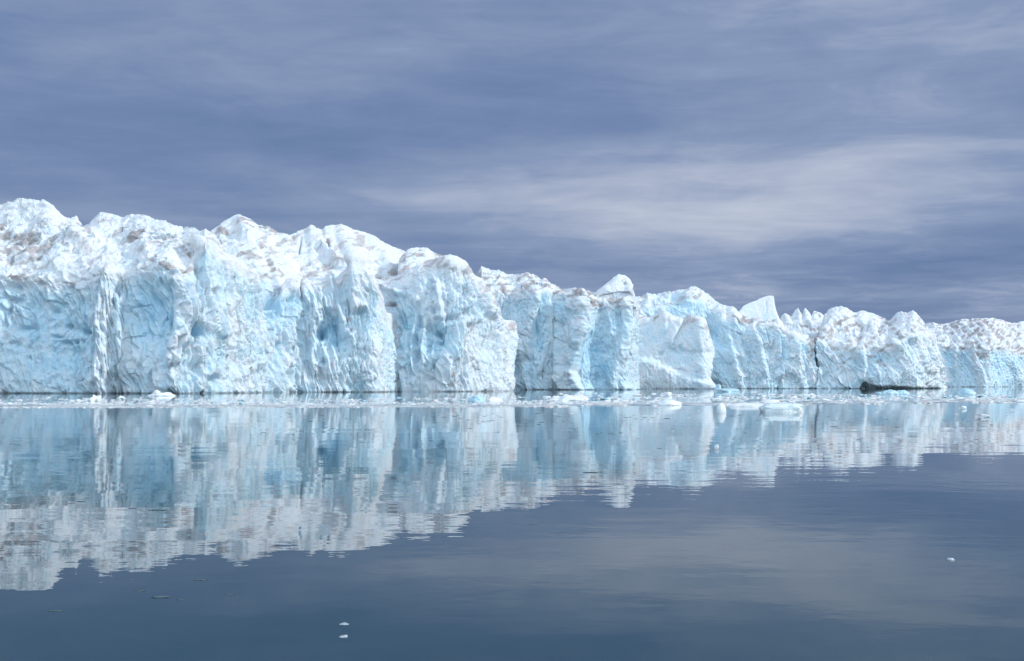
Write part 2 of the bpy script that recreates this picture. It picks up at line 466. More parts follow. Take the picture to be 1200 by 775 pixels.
# ---- A: the long near wall on the left -------------------------------------------------------
def relA(x, y):
    r = 0
    r = r + spine(x, y, [(124, 318), (117, 345), (116, 400), (118, 466)], 5, 27, 4.8)
    r = r + spine(x, y, [(139, 350), (140, 395), (147, 430), (152, 466)], 9, 12, 3.0)
    r0 = r; r = 0
    r = r + spine(x, y, [(206, 314), (213, 345), (216, 372), (213, 395), (208, 430)], 14, 9, 3.6)
    r = r + spine(x, y, [(232, 279), (236, 300), (243, 325), (250, 362), (258, 400)], 7, 18, 3.2)
    r = r + spine(x, y, [(222, 326), (227, 360), (231, 380)], 4, 6, 1.8)
    r = r + spine(x, y, [(262, 300), (272, 335), (281, 380), (284, 430), (286, 466)], 9, 12, 2.2)
    r = r + spine(x, y, [(291, 312), (303, 345), (308, 385), (306, 430)], 8, 7, 2.6)
    r = r + spine(x, y, [(344, 328), (350, 350), (345, 380), (338, 420), (334, 466)], 14, 8, 2.8)
    r = r + spine(x, y, [(358, 326), (364, 360), (368, 400), (372, 440)], 5, 7, 1.8)
    r = r + spine(x, y, [(388, 322), (394, 345), (404, 372), (412, 400), (414, 425)], 6, 6, 2.6)
    r = r + spine(x, y, [(415, 299), (412, 320), (411, 345), (414, 365)], 3.5, 26, 4.6)
    r = r + spine(x, y, [(432, 318), (437, 350), (440, 390), (442, 466)], 22, 16, 2.0)
    r = r + spine(x, y, [(240, 400), (236, 430), (234, 466)], 10, 8, 1.8)
    r = r + spine(x, y, [(170, 405), (176, 435), (172, 466)], 7, 6, 1.3)
    r = r + spine(x, y, [(188, 410), (192, 440), (195, 466)], 6, 6, 1.3)
    r = r0 + r * .68
    r = r + blob(x, y, 182, 368, 27, 40, -3.0, 4)
    r = r + blob(x, y, 64, 395, 55, 60, -2.2, 4)
    for cx, cy, rx, ry, a in ((72, 402, 7, 3.2, -2.2), (81, 398, 3, 2.5, -1.8), (97, 387, 4, 4, -2.2), (86, 385, 12, 5, -1.2), (62, 394, 5, 2, -1.5),
                              (75, 382, 4, 2, -1.4), (92, 400, 3, 3, -1.6), (80, 412, 14, 6, -1.0), (30, 385, 13, 4, -1.4), (18, 352, 5, 5, -1.6),
                              (8, 365, 4, 5, -1.2), (62, 366, 6, 4, -1.3), (70, 355, 3, 3, -1.0), (15, 405, 6, 3, -1.2), (20, 337, 8, 4, -1.6),
                              (80, 339, 4, 4, -1.5), (112, 452, 3, 4, -1.6), (98, 446, 4, 1.5, -1.2), (32, 418, 2, 2, -1), (48, 332, 6, 3, -1.2),
                              (236, 388, 7, 7, -4.2), (243, 393, 7, 5, -2.6), (233, 402, 3, 4, -2.2), (255, 447, 7, 5, -3.6), (231, 434, 7, 9, -2.6),
                              (201, 461, 3.4, 3.2, -3.2), (236, 461, 4, 2, -2), (276, 424, 6, 12, -2.2), (258, 420, 4, 5, -1.8), (219, 415, 5, 10, -1.8),
                              (250, 352, 5, 12, -1.7), (219, 324, 6, 3.5, -1.6), (201, 321, 5, 3, -1.6), (322, 350, 4.5, 13, -7.0), (315, 350, 10, 22, -2.6),
                              (321, 370, 3.5, 4, -3.0), (376, 389, 5.5, 7, -5.0), (391, 385, 13, 17, -3.2), (398, 402, 9, 12, -2.0), (330, 403, 4, 4, -2.0),
                              (340, 440, 4, 9, -1.8), (344, 352, 6, 8, -1.6), (351, 380, 5, 8, -1.5), (327, 425, 7, 20, -1.3), (357, 405, 6, 12, -1.4),
                              (383, 425, 3, 4, -2), (372, 462, 3, 2, -2), (418, 456, 9, 8, -1.2), (399, 340, 8, 18, -1.8)):
        r = r + blob(x, y, cx, cy, rx, ry, a)
    r = r - 1.6 * line_mask(x, y, [(212, 398), (208, 412), (206, 432)], 1.3)
    r = r - 1.4 * line_mask(x, y, [(188, 366), (183, 382)], 1.0) - 1.2 * line_mask(x, y, [(198, 360), (196, 374)], .9)
    r = r - .8 * line_mask(x, y, [(166, 355), (152, 366)], .9)
    # humps on the upper slopes
    r = r + blob(x, y, 108, 285, 9, 9, 2.0) + blob(x, y, 70, 305, 14, 16, 1.6) + blob(x, y, 45, 300, 8, 8, -1.4)
    r = r + blob(x, y, 172, 293, 10, 10, 1.8) + blob(x, y, 205, 292, 16, 12, 1.5) + blob(x, y, 92, 275, 9, 6, 1.4)
    r = r + blob(x, y, 130, 296, 10, 8, 1.5) + blob(x, y, 12, 305, 10, 8, -1.2)
    return r


def blueA(x, y):
    b = blob(x, y, 64, 400, 62, 55, .10, 4) + blob(x, y, 182, 372, 28, 38, .22, 4) + blob(x, y, 345, 350, 22, 20, .16) + blob(x, y, 392, 390, 16, 22, .28)
    b = b + blob(x, y, 404, 335, 8, 20, .16) + blob(x, y, 320, 350, 9, 22, .32) + blob(x, y, 124, 400, 8, 60, -.22, 4) + blob(x, y, 250, 390, 30, 60, -.12)
    b = b + blob(x, y, 300, 410, 28, 60, -.18, 4) + blob(x, y, 425, 350, 12, 40, -.10) + blob(x, y, 360, 440, 70, 25, -.18, 4) + blob(x, y, 240, 388, 9, 10, .3)
    b = b + blob(x, y, 20, 455, 20, 6, -.2) + blob(x, y, 430, 420, 12, 40, -.2)
    b = b + .22 * blob(x, y, 150, 305, 14, 12, 1) + .18 * blob(x, y, 190, 318, 14, 8, 1)
    return b


def dirtA(x, y):
    d = line_mask(x, y, [(0, 268), (10, 275), (25, 290), (45, 283), (62, 278), (78, 285)], 7) * .9
    d = d + line_mask(x, y, [(0, 300), (20, 303), (45, 302), (55, 296)], 6) * .6
    d = d + line_mask(x, y, [(150, 275), (170, 277), (190, 282), (196, 292)], 6) * 1.1
    d = d + line_mask(x, y, [(182, 304), (200, 311), (224, 315)], 3.5) * .9 + line_mask(x, y, [(208, 289), (224, 300)], 2.5) * .8
    d = d + line_mask(x, y, [(0, 321), (20, 325), (40, 328)], 2.5) * .9 + blob(x, y, 112, 326, 10, 6, .5)
    d = d + line_mask(x, y, [(240, 280), (243, 287)], 3) * .7 + line_mask(x, y, [(351, 335), (358, 348)], 3) * .9
    d = d + line_mask(x, y, [(410, 372), (414, 392)], 2) * .9 + blob(x, y, 378, 440, 6, 12, .35)
    d = d + blob(x, y, 15, 366, 10, 25, .3) + line_mask(x, y, [(84, 278), (92, 266), (98, 280)], 4) * .5
    return d


crestA = [(-70, 250), (-40, 244), (0, 238.5), (13, 234), (34, 232.4), (52, 236), (64, 243.5), (72, 253.5), (79, 257.6), (89, 254.6), (97, 265), (104, 263),
          (114, 252), (122, 248), (134, 251), (144, 255), (158, 252.5), (168, 252.5), (181, 257.6), (201, 262), (215, 267), (228, 266), (235, 270), (241, 268),
          (252, 274), (258, 285), (262, 295), (275, 300), (285, 305), (291, 312), (296, 316), (301, 320), (307, 331), (312, 342), (320, 348), (327, 344),
          (332, 333), (338, 326), (344, 329), (351, 337), (357, 326), (374, 329), (387, 323), (392, 327), (399, 320), (405, 315), (411, 305), (415, 300), (422, 304),
          (432, 317), (438, 329), (442, 342), (447, 352), (453, 366), (468, 396)]
lipA = [(-70, 326), (0, 322), (30, 325), (60, 331), (90, 327), (110, 321), (122, 318), (134, 319), (145, 324), (165, 317), (190, 311), (205, 317), (220, 318),
        (229, 306), (233, 284), (241, 276), (252, 282), (262, 302), (275, 308), (291, 320), (301, 328), (312, 349), (322, 354), (332, 341), (344, 336),
        (352, 344), (358, 333), (387, 330), (394, 333), (405, 322), (415, 306), (423, 310), (438, 336), (447, 358), (453, 372), (468, 402)]
midA = [(-70, 290), (0, 287), (30, 291), (60, 284), (80, 280), (96, 275), (110, 283), (130, 287), (150, 283), (170, 284), (195, 290), (215, 293), (229, 284), (236, 275)] + [
    (p, np.interp(p, [c[0] for c in crestA], [c[1] for c in crestA]) + 2.5) for p in (241, 252, 262, 275, 291, 301, 312, 322, 332, 344, 352, 358, 387, 394, 405, 415, 423, 438, 447, 453)]
ice_body('ice_cliff', 'ice cliff', 'tallest and nearest ice cliff with deep blue hollows and snowy domes on top',
         [(-70, 268), (0, 264), (110, 260), (150, 262), (205, 256), (250, 264), (300, 279), (350, 287), (400, 288), (440, 291), (453, 296), (468, 306)],
         [(lipA, [(-70, 4), (150, 4), (220, 5), (236, 10), (262, 8), (330, 6), (453, 5)]),
          (midA, [(-70, 22), (150, 20), (215, 19), (236, 16), (262, 10), (330, 8), (453, 7)]),
          (crestA, [(-70, 36), (60, 34), (97, 40), (150, 32), (215, 28), (236, 20), (262, 13), (330, 11), (453, 9)])],
         relA, blueA, dirtA, depth=40, flute=1.3, seed=1, slant=.14, faceblue=.40, end_left=False,
         calm=lambda x, y: blob(x, y, 55, 400, 62, 66, 1, 4) + blob(x, y, 182, 368, 30, 40, 1, 4) + blob(x, y, 404, 336, 8, 22, .8) + smooth((x - 432) / 10), capamp=lambda x: 1 - .7 * smooth((x - 222) / 25))

# ---- the snow behind the near wall ---------------------------------------------------------------
peak = [(225, 300), (236, 284), (248.7, 270.3), (260, 261), (270, 255.5), (279, 252), (289, 254.6), (300.7, 262), (316, 267), (326, 272), (337.6, 275.4), (346, 284), (356, 300)]
ice_body('snow_peak', 'snow peak', 'dirty white snow peak with a pointed top rising behind the tallest ice cliff',
         [(225, 312), (356, 316)], [([(225, 330), (260, 305), (300, 300), (356, 340)], 8), (peak, [(225, 24), (279, 34), (356, 26)])],
         lambda x, y: spine(x, y, [(280, 252), (284, 268), (290, 285)], 9, 12, 2.2) + blob(x, y, 268, 276, 9, 5, -1.5),
         None, lambda x, y: line_mask(x, y, [(250, 270), (262, 272), (268, 275)], 2.2) + line_mask(x, y, [(284, 260), (294, 268)], 3) * .8
         + line_mask(x, y, [(300, 262), (318, 270), (334, 278)], 4) * .9,
         depth=30, z0=12, seed=2, faceblue=.05, rough=.6, parts=None, capdirt=.5)
mound = [(252, 306), (264, 294), (280, 288), (297, 285), (307, 287), (317, 296), (327, 314), (337, 327), (345, 338)]
ice_body('snow_mound', 'snow mound', 'low grey rounded snow mound wedged between the pointed snow peak and the cliff edge',
         [(252, 290), (300, 292), (345, 296)], [([(252, 330), (300, 320), (345, 350)], 3), (mound, 10)],
         lambda x, y: spine(x, y, [(313, 300), (322, 322), (328, 345)], 6, 5, 1.6) - 1.5 * line_mask(x, y, [(306, 290), (313, 305), (319, 318)], 2),
         lambda x, y: blob(x, y, 310, 335, 12, 16, .35),
         lambda x, y: blob(x, y, 290, 291, 18, 6, .7) + line_mask(x, y, [(305, 288), (313, 303), (320, 316)], 2.4) * 1.2,
         depth=14, z0=10, seed=3, faceblue=.12, rough=.6, parts=None, capdirt=.6)
shoulder = [(322, 292), (330, 282), (337.6, 276), (344, 273.7), (352.7, 270), (359.4, 268), (364.4, 263.6), (371, 267.7), (378, 269.2), (382, 265), (391, 263.6), (399.7, 262.6),
            (414.8, 268.7), (428, 271), (440, 276.4), (452.6, 285), (466.6, 291), (477, 296), (488, 308)]
ice_body('snow_shoulder', 'snow slope', 'broad smooth white snow slope with two humps above the centre of the ice wall',
         [(322, 318), (400, 322), (488, 338)], [([(322, 345), (400, 340), (450, 330), (488, 330)], 6), (shoulder, [(322, 26), (400, 34), (488, 26)])],
         lambda x, y: spine(x, y, [(364, 262), (372, 285), (384, 300), (402, 318)], 12, 9, 3.0) + spine(x, y, [(398, 262), (402, 280), (412, 310)], 9, 30, 2.2)
         - 1.8 * line_mask(x, y, [(353, 280), (352, 296)], 1.3) - 1.6 * line_mask(x, y, [(382, 282), (384, 298)], 1.6)
         + spine(x, y, [(440, 278), (452, 300), (458, 318)], 14, 8, 1.6),
         None, lambda x, y: line_mask(x, y, [(345, 276), (334, 300), (327, 312)], 4) * .7 + line_mask(x, y, [(383, 282), (384, 296), (400, 314)], 2.2) * 1.0
         + line_mask(x, y, [(338, 325), (360, 322), (400, 318)], 6) * .55 + line_mask(x, y, [(436, 328), (455, 324), (476, 314)], 3) * 1.0 + blob(x, y, 415, 285, 30, 18, .22),
         depth=30, z0=12, seed=4, faceblue=.0, rough=.55, parts=None, capdirt=.3)
capC = [(468, 304), (477, 292.8), (485, 290.5), (500.6, 290.5), (508, 295.7), (516, 299), (524, 303), (532, 307), (540, 312), (548, 322)]
ice_body('snow_cap_ridge', 'snow ridge', 'grit-streaked snow ridge capping the central bulging ice tower',
         [(468, 328), (548, 334)], [([(468, 322), (500, 312), (548, 330)], 3), (capC, [(468, 12), (548, 12)])],
         None, None, lambda x, y: line_mask(x, y, [(476, 316), (490, 306), (510, 303), (530, 312)], 5) * 1.1 + blob(x, y, 505, 300, 30, 6, .5),
         depth=20, z0=14, seed=5, faceblue=.02, rough=.45, parts=None, capdirt=.6)

# ---- B: central tower ------------------------------------------------------------------------------
def relB(x, y):
    r = spine(x, y, [(526, 303), (543, 322), (549, 342), (547, 368), (538, 395), (530, 430), (526, 466)], 26, 11, 3.0)
    r = r + spine(x, y, [(553, 326), (566, 350), (575, 378), (580, 410), (580, 466)], 6, 14, 2.4)
    r = r + spine(x, y, [(444, 332), (449, 360), (458, 395), (470, 440), (474, 466)], 4, 8, 1.5)
    r = r + spine(x, y, [(484, 372), (481, 400), (486, 435)], 3, 3.5, 2.0) + spine(x, y, [(497, 376), (494, 392), (498, 430), (496, 462)], 3.5, 4, 1.5)
    r = r + spine(x, y, [(593, 378), (597, 400), (594, 440), (592, 466)], 10, 6, 2.2)
    r = r + 2.0 * line_mask(x, y, [(444, 332), (460, 341), (478, 345), (490, 356)], 3.4)
    r = r + blob(x, y, 508, 345, 26, 26, 2.2, 3) + blob(x, y, 510, 394, 20, 16, -2.4, 4)
    for cx, cy, rx, ry, a in ((552, 363, 4, 8, -6.5), (557, 352, 5, 10, -2), (508, 393, 4, 3.5, -3), (513, 403, 8, 3, -1.8), (470, 378, 10, 14, -2.2), (487, 380, 4, 9, -2.6),
                              (484, 402, 4, 8, -2), (505, 365, 6, 4, -1.6), (530, 374, 10, 2.2, -2.0), (524, 377, 14, 2.5, -1.4), (540, 370, 3, 5, -2), (567, 405, 6, 12, -2.0), (589, 400, 4, 12, -2),
                              (489, 418, 5, 8, -2), (507, 430, 3, 6, -2), (505, 444, 4, 7, -1.8), (450, 395, 7, 10, -2.2), (458, 430, 3, 14, -1.4), (468, 425, 3, 12, -1.6), (557, 373, 6, 4.5, 2.2),
                              (543, 385, 3, 5, -2), (570, 460, 3, 3, -1), (457, 357, 6, 2, -2), (540, 346, 4, 9, -1.4)):
        r = r + blob(x, y, cx, cy, rx, ry, a)
    return r


def blueB(x, y):
    return (blob(x, y, 500, 400, 35, 30, .16, 4) + blob(x, y, 555, 360, 8, 12, .4) + blob(x, y, 500, 330, 30, 18, .05) - blob(x, y, 570, 410, 30, 60, .34, 4)
            - blob(x, y, 470, 448, 40, 16, .3, 4) - blob(x, y, 540, 445, 40, 30, .32, 4) - blob(x, y, 525, 330, 20, 30, .12) + blob(x, y, 472, 380, 14, 14, .2))


crestB = [(422, 392), (430, 374), (436, 356), (440, 342), (444, 330), (453, 325), (468, 322), (475, 317.5), (480, 316), (491, 311), (504, 306.5), (512, 303), (525, 303), (536, 308.7), (543, 315), (547, 320), (553, 327), (560, 336),
          (567, 345), (573, 349), (579, 359), (583, 366), (586, 374), (593, 377), (598, 383), (600, 392)]
lipB = [(p, q + 7) for p, q in crestB]
ice_body('ice_tower', 'ice tower', 'central bulging ice tower with a bright white sunlit right flank',
         [(422, 320), (450, 307), (480, 303), (520, 301), (550, 305), (580, 315), (600, 330)], [(lipB, 7), (crestB, 12)], relB, blueB,
         lambda x, y: line_mask(x, y, [(533, 405), (527, 430), (523, 462)], 3) * .45 + line_mask(x, y, [(460, 385), (466, 410)], 3) * .4 + blob(x, y, 528, 312, 14, 5, .25)
         + blob(x, y, 485, 458, 8, 5, .5) + line_mask(x, y, [(452, 359), (461, 356)], 2) * .8,
         depth=40, flute=1.3, seed=36, faceblue=.36, capdirt=.5, slant=.04, capamp=lambda x: .55 + 0 * x, calm=lambda x, y: smooth((x - 520 + (430 - y) * .1) / 12) * smooth((y - 365) / 20) * .95 + smooth((y - 430) / 12) * .8 + smooth((462 - x) / 12))

# ---- D: blue cliff with the boulder ----------------------------------------------------------------
def relD(x, y):
    r = spine(x, y, [(634, 345), (633, 358), (628, 372), (624, 395), (622, 418)], 26, 2.6, 3.6)
    r = r + spine(x, y, [(684, 350), (686, 378), (682, 405), (677, 435), (681, 462)], 26, 3.0, 4.2)
    r = r + spine(x, y, [(642, 340), (648, 390), (654, 430), (664, 462)], 6, 12, 2.2)
    r = r + spine(x, y, [(712, 352), (716, 390), (713, 410)], 8, 10, 1.5) + spine(x, y, [(734, 350), (735, 385), (730, 420), (722, 440), (716, 462)], 10, 9, 2.8)
    r = r + spine(x, y, [(613, 400), (617, 430), (620, 462)], 5, 5, 1.4) + spine(x, y, [(632, 420), (636, 445), (640, 462)], 5, 5, 1.3)
    for cx, cy, rx, ry, a in ((700, 415, 16, 26, -3.0), (632, 390, 6, 22, -2.0), (703, 444, 12, 8, -1.6), (655, 380, 6, 4, -2), (668, 428, 8, 4, -2), (672, 366, 8, 6, -1.4), (612, 364, 10, 12, -1.5),
                              (605, 440, 8, 12, -1.6), (598, 455, 6, 8, -2), (713, 452, 3, 6, -2), (645, 350, 5, 5, -1.6), (660, 352, 4, 4, -1.4), (725, 372, 5, 12, -2), (674, 410, 5, 5, -1.5), (638, 441, 6, 8, -1.5)):
        r = r + blob(x, y, cx, cy, rx, ry, a)
    return r


crestD = [(560, 320), (564, 312), (573.4, 316), (582.7, 317), (588, 319.5), (593, 322), (598, 322), (606.5, 321.5), (610.6, 320.5), (618, 319), (624, 321), (628, 323.5), (633.5, 327.4), (640, 327.4), (646.5, 333.4), (657, 339),
          (671, 339), (684, 338), (694, 344), (702, 347), (720, 347), (736, 346), (743, 352), (746, 362)]
lipD = [(560, 344), (590, 342), (600, 343), (617, 339), (634, 338), (646, 338), (658, 344), (671, 346), (684, 344), (691, 350), (700, 353), (725, 353), (741, 352), (746, 368)]
ice_body('blue_ice_cliff', 'ice cliff', 'saturated blue ice cliff with sharp vertical edges, carrying a white boulder on its right top',
         [(560, 398), (600, 402), (632, 398), (650, 402), (684, 392), (705, 400), (735, 398), (746, 410)], [(lipD, 3.5), (crestD, [(560, 40), (650, 34), (670, 16), (746, 12)])], relD,
         lambda x, y: blob(x, y, 700, 420, 20, 40, .20, 3) + blob(x, y, 632, 385, 7, 30, .22) - blob(x, y, 655, 440, 16, 25, .12) + blob(x, y, 610, 440, 12, 20, .1) - blob(x, y, 640, 340, 60, 6, .1),
         lambda x, y: line_mask(x, y, [(590, 340), (610, 336), (630, 333), (645, 336)], 4) * 1.0 + line_mask(x, y, [(606, 324), (612, 334)], 1.6) + line_mask(x, y, [(618, 322), (626, 333)], 1.6)
         + line_mask(x, y, [(565, 325), (575, 335), (590, 338)], 4) * .8 + line_mask(x, y, [(660, 344), (690, 348), (726, 354)], 4) * 1.1 + blob(x, y, 695, 360, 18, 6, .5),
         depth=45, seed=8, faceblue=.48, capdirt=.55, slant=.0, calm=lambda x, y: .6 + 0 * x)

boul = [(689, 352), (694, 346), (699, 341.6), (706, 336), (712, 331), (719, 325.5), (725, 321.7), (733, 322.3), (737, 326), (739, 328.7), (739.5, 333), (742, 340), (744, 345), (744.5, 350)]
ice_body('snow_boulder', 'ice boulder', 'pale grey-white boulder of ice with a knobbly right end perched on the blue cliff',
         [(689, 402), (744.5, 404)], [([(p, q * .35 + 352 * .65) for p, q in boul], .5), (boul, 5)],
         lambda x, y: spine(x, y, [(736, 324), (737, 335), (736, 350)], 4, 4, 1.4) + blob(x, y, 716, 342, 16, 8, .8), lambda x, y: .05 * np.ones_like(x),
         lambda x, y: line_mask(x, y, [(690, 352), (710, 350), (730, 352), (742, 349)], 3) * 1.1 + line_mask(x, y, [(732, 326), (734, 333)], 1.2) * .8,
         depth=10, z0=33.5, seed=9, faceblue=.06, rough=.35, parts=None, capdirt=.1)

# ---- G: the cliff behind the wedge, to the crack ---------------------------------------------------
def relG(x, y):
    r = spine(x, y, [(843, 362), (850, 385), (857, 410), (864, 440), (868, 462)], 10, 10, 2.8)
    r = r + spine(x, y, [(880, 378), (888, 405), (893, 430), (897, 462)], 8, 7, 2.0) + spine(x, y, [(905, 380), (911, 405), (916, 430), (914, 445)], 8, 4, 2.8)
    r = r + spine(x, y, [(925, 388), (932, 410), (936, 435), (944, 462)], 8, 8, 2.2) + spine(x, y, [(860, 372), (866, 400), (876, 435)], 5, 6, 1.3)
    r = r + spine(x, y, [(800, 340), (806, 350), (812, 360)], 12, 10, 1.6) + blob(x, y, 795, 352, 20, 10, -1.8)
    for cx, cy, rx, ry, a in ((835, 385, 10, 22, -2.2), (880, 415, 6, 20, -1.6), (917, 420, 4, 16, -3), (850, 430, 10, 12, -2), (897, 445, 8, 8, -1.4), (872, 380, 8, 5, -2), (838, 452, 8, 6, -1.8),
                              (925, 445, 6, 8, -1.6), (913, 458, 3, 4, -2), (940, 400, 6, 8, -1.2), (904, 415, 5, 12, -1.3)):
        r = r + blob(x, y, cx, cy, rx, ry, a)
    return r


crestG = [(728, 352), (744, 349), (751, 347.3), (758.7, 344), (769, 346), (779, 343), (783, 342), (799.5, 339.7), (808.8, 336.3), (817, 336.3), (827.4, 342), (839, 352.5), (848, 359.5), (855, 359), (861, 361.8),
          (866, 367), (873, 372), (885, 374), (893, 373), (907, 376), (914, 378), (923, 386), (933, 389), (944, 392), (949, 395), (955.2, 395)]
lipG = [(p, q + (7 if p > 860 else 12)) for p, q in crestG]
ice_body('fluted_ice_cliff', 'ice cliff', 'fluted blue ice cliff between the pale wedge block and the black vertical crack',
         [(728, 530), (800, 528), (832, 535), (850, 532), (900, 530), (955.2, 538)], [(lipG, [(728, 10), (850, 9), (870, 5), (954, 4)]), (crestG, [(728, 26), (850, 20), (870, 14), (954, 14)])], relG,
         lambda x, y: blob(x, y, 845, 395, 16, 40, .16) + blob(x, y, 800, 352, 30, 12, .25) + blob(x, y, 917, 420, 5, 22, .25) - blob(x, y, 925, 420, 16, 40, .14) - blob(x, y, 890, 440, 30, 16, .14),
         lambda x, y: blob(x, y, 872, 374, 10, 5, .9) + line_mask(x, y, [(885, 377), (905, 378)], 2.5) * .7 + blob(x, y, 812, 345, 10, 8, .6) + blob(x, y, 948, 415, 5, 22, .6),
         depth=50, seed=10, faceblue=.45, capblue=.12, capdirt=.35, slant=.16)
fin = [(862, 369), (866, 365.3), (871.5, 358.3), (878, 355), (885.5, 352.5), (894.8, 347.9), (901, 346.8), (906.8, 347), (907.6, 354), (908.9, 362), (913.3, 374), (917, 378)]
ice_body('ice_fin', 'ice fin', 'smooth pale blue shark-fin slab of ice standing upright on the fluted cliff',
         [(862, 556), (917, 560)], [([(p, q * .5 + 380 * .5) for p, q in fin], .6), (fin, 2.0)], lambda x, y: -.35 * line_mask(x, y, [(898, 352), (897, 375)], 1.2),
         lambda x, y: .06 * np.ones_like(x), None, depth=7, z0=24, seed=13, faceblue=.20, rough=.16, parts=None, capdirt=0)

# ---- F: pale wedge block -----------------------------------------------------------------------------
def relF(x, y):
    r = 2.6 * smooth((y - 412 - (x - 740) * .38) / 10) * smooth((x - 722) / 8)          # the toe: a lower sloping apron
    r = r + spine(x, y, [(797, 376), (792, 390), (784, 404)], 16, 3.5, 2.2) + spine(x, y, [(778, 364), (778, 378), (776, 390)], 10, 5, 1.0)
    r = r + spine(x, y, [(822, 372), (826, 392), (832, 415), (829, 425), (830, 462)], 22, 3, 2.6)
    for cx, cy, rx, ry, a in ((773, 416, 3, 2.5, -1.8), (795, 412, 14, 4, -1.6), (812, 420, 14, 10, -1.6), (806, 374, 8, 5, .8), (785, 372, 8, 5, .8), (760, 392, 16, 18, -1.0), (757, 400, 4, 10, -.6)):
        r = r + blob(x, y, cx, cy, rx, ry, a)
    return r


crestF = [(722, 380), (735, 366), (740.5, 364), (745.7, 369), (759.6, 370), (770, 369.5), (774, 366), (778, 364), (787.5, 369), (799.7, 377.5), (805, 372), (815, 370), (820, 372), (822, 383), (826, 389), (829, 401), (832.5, 414)]
lipF = [(p, q + 6) for p, q in crestF]
ice_body('ice_wedge', 'ice block', 'pale lilac-white wedge block of ice with a thin bright right edge and sloping apron',
         [(722, 462), (760, 458), (800, 455), (824, 453), (832.5, 458)], [(lipF, 8), (crestF, 13)], relF,
         lambda x, y: -.05 + blob(x, y, 812, 420, 16, 12, .14) - blob(x, y, 760, 440, 40, 16, .12) + blob(x, y, 775, 388, 20, 16, .06),
         lambda x, y: blob(x, y, 808, 373, 7, 5, .8) + blob(x, y, 822, 392, 4, 8, .6) + line_mask(x, y, [(745, 370), (770, 371)], 2) * .7 + blob(x, y, 743, 412, 6, 6, .4) + blob(x, y, 785, 440, 50, 10, .16),
         depth=40, seed=14, faceblue=.30, rough=.6, flute=.4, capdirt=.4)

# ---- J: the block right of the crack -------------------------------------------------------------------
pinn = [(910, 384), (913.5, 376), (916, 370), (920.3, 367), (927.3, 370.7), (932, 363.5), (935.5, 361.0), (937.7, 371), (940.5, 368), (943.5, 361.0), (947, 366), (949.4, 373), (954, 364.6), (962, 366.5), (967, 371), (973, 380)]
ice_body('ice_pinnacle', 'ice pinnacles', 'cluster of small pointed white pinnacles just behind the black crack',
         [(910, 566), (973, 572)], [([(p, q * .6 + 396 * .4) for p, q in pinn], 4), (pinn, 10)],
         lambda x, y: spine(x, y, [(936, 362), (937, 378)], 4, 3, 1.6) + spine(x, y, [(944, 362), (950, 384)], 5, 5, 1.6) + spine(x, y, [(920, 367), (924, 380)], 6, 6, 1.4),
         None, lambda x, y: line_mask(x, y, [(940, 385), (955, 393), (965, 388)], 3) * .9 + line_mask(x, y, [(949, 368), (958, 366), (962, 372)], 1.5) * .8, dmul=1.03, depth=18, z0=16, seed=16, faceblue=.08, rough=.4, parts=None, capdirt=.3, step=.5)


def relJ(x, y):
    r = spine(x, y, [(1050, 400), (1058, 420), (1066, 440), (1074, 462)], 16, 10, 2.4) + spine(x, y, [(1070, 392), (1080, 415), (1090, 440), (1094, 462)], 9, 9, 2.6)
    r = r + spine(x, y, [(1086, 390), (1097, 420), (1102, 440), (1105, 462)], 8, 6, 2.0) + spine(x, y, [(1010, 410), (1014, 430), (1008, 445)], 10, 6, 1.8)
    for cx, cy, rx, ry, a in ((1030, 422, 16, 12, -2.4), (990, 425, 14, 18, -1.6), (976, 412, 5, 8, -1.4), (1004, 420, 5, 8, -1.6), (1013, 453, 9, 7, -3.0), (1030, 457, 18, 3.5, -1.2), (1060, 457.5, 34, 2.6, -1.0),
                              (965, 440, 6, 10, -1), (1070, 405, 5, 6, -1.4), (1000, 375, 12, 8, 1.6), (980, 372, 12, 10, 1.8), (1020, 385, 10, 10, 1.5), (1035, 392, 12, 10, 1.8), (1008, 392, 5, 8, -2.2), (1032, 388, 3, 10, -2)):
        r = r + blob(x, y, cx, cy, rx, ry, a)
    return r


def shadeJ(x, y):  # dark basal ice, with the undercut's shade painted into its colour
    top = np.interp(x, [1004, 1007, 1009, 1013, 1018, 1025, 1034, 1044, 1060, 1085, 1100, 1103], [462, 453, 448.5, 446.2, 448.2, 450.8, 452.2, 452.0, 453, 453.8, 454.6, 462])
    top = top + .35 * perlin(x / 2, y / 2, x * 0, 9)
    return smooth((y - top) / 2.6 + .5)


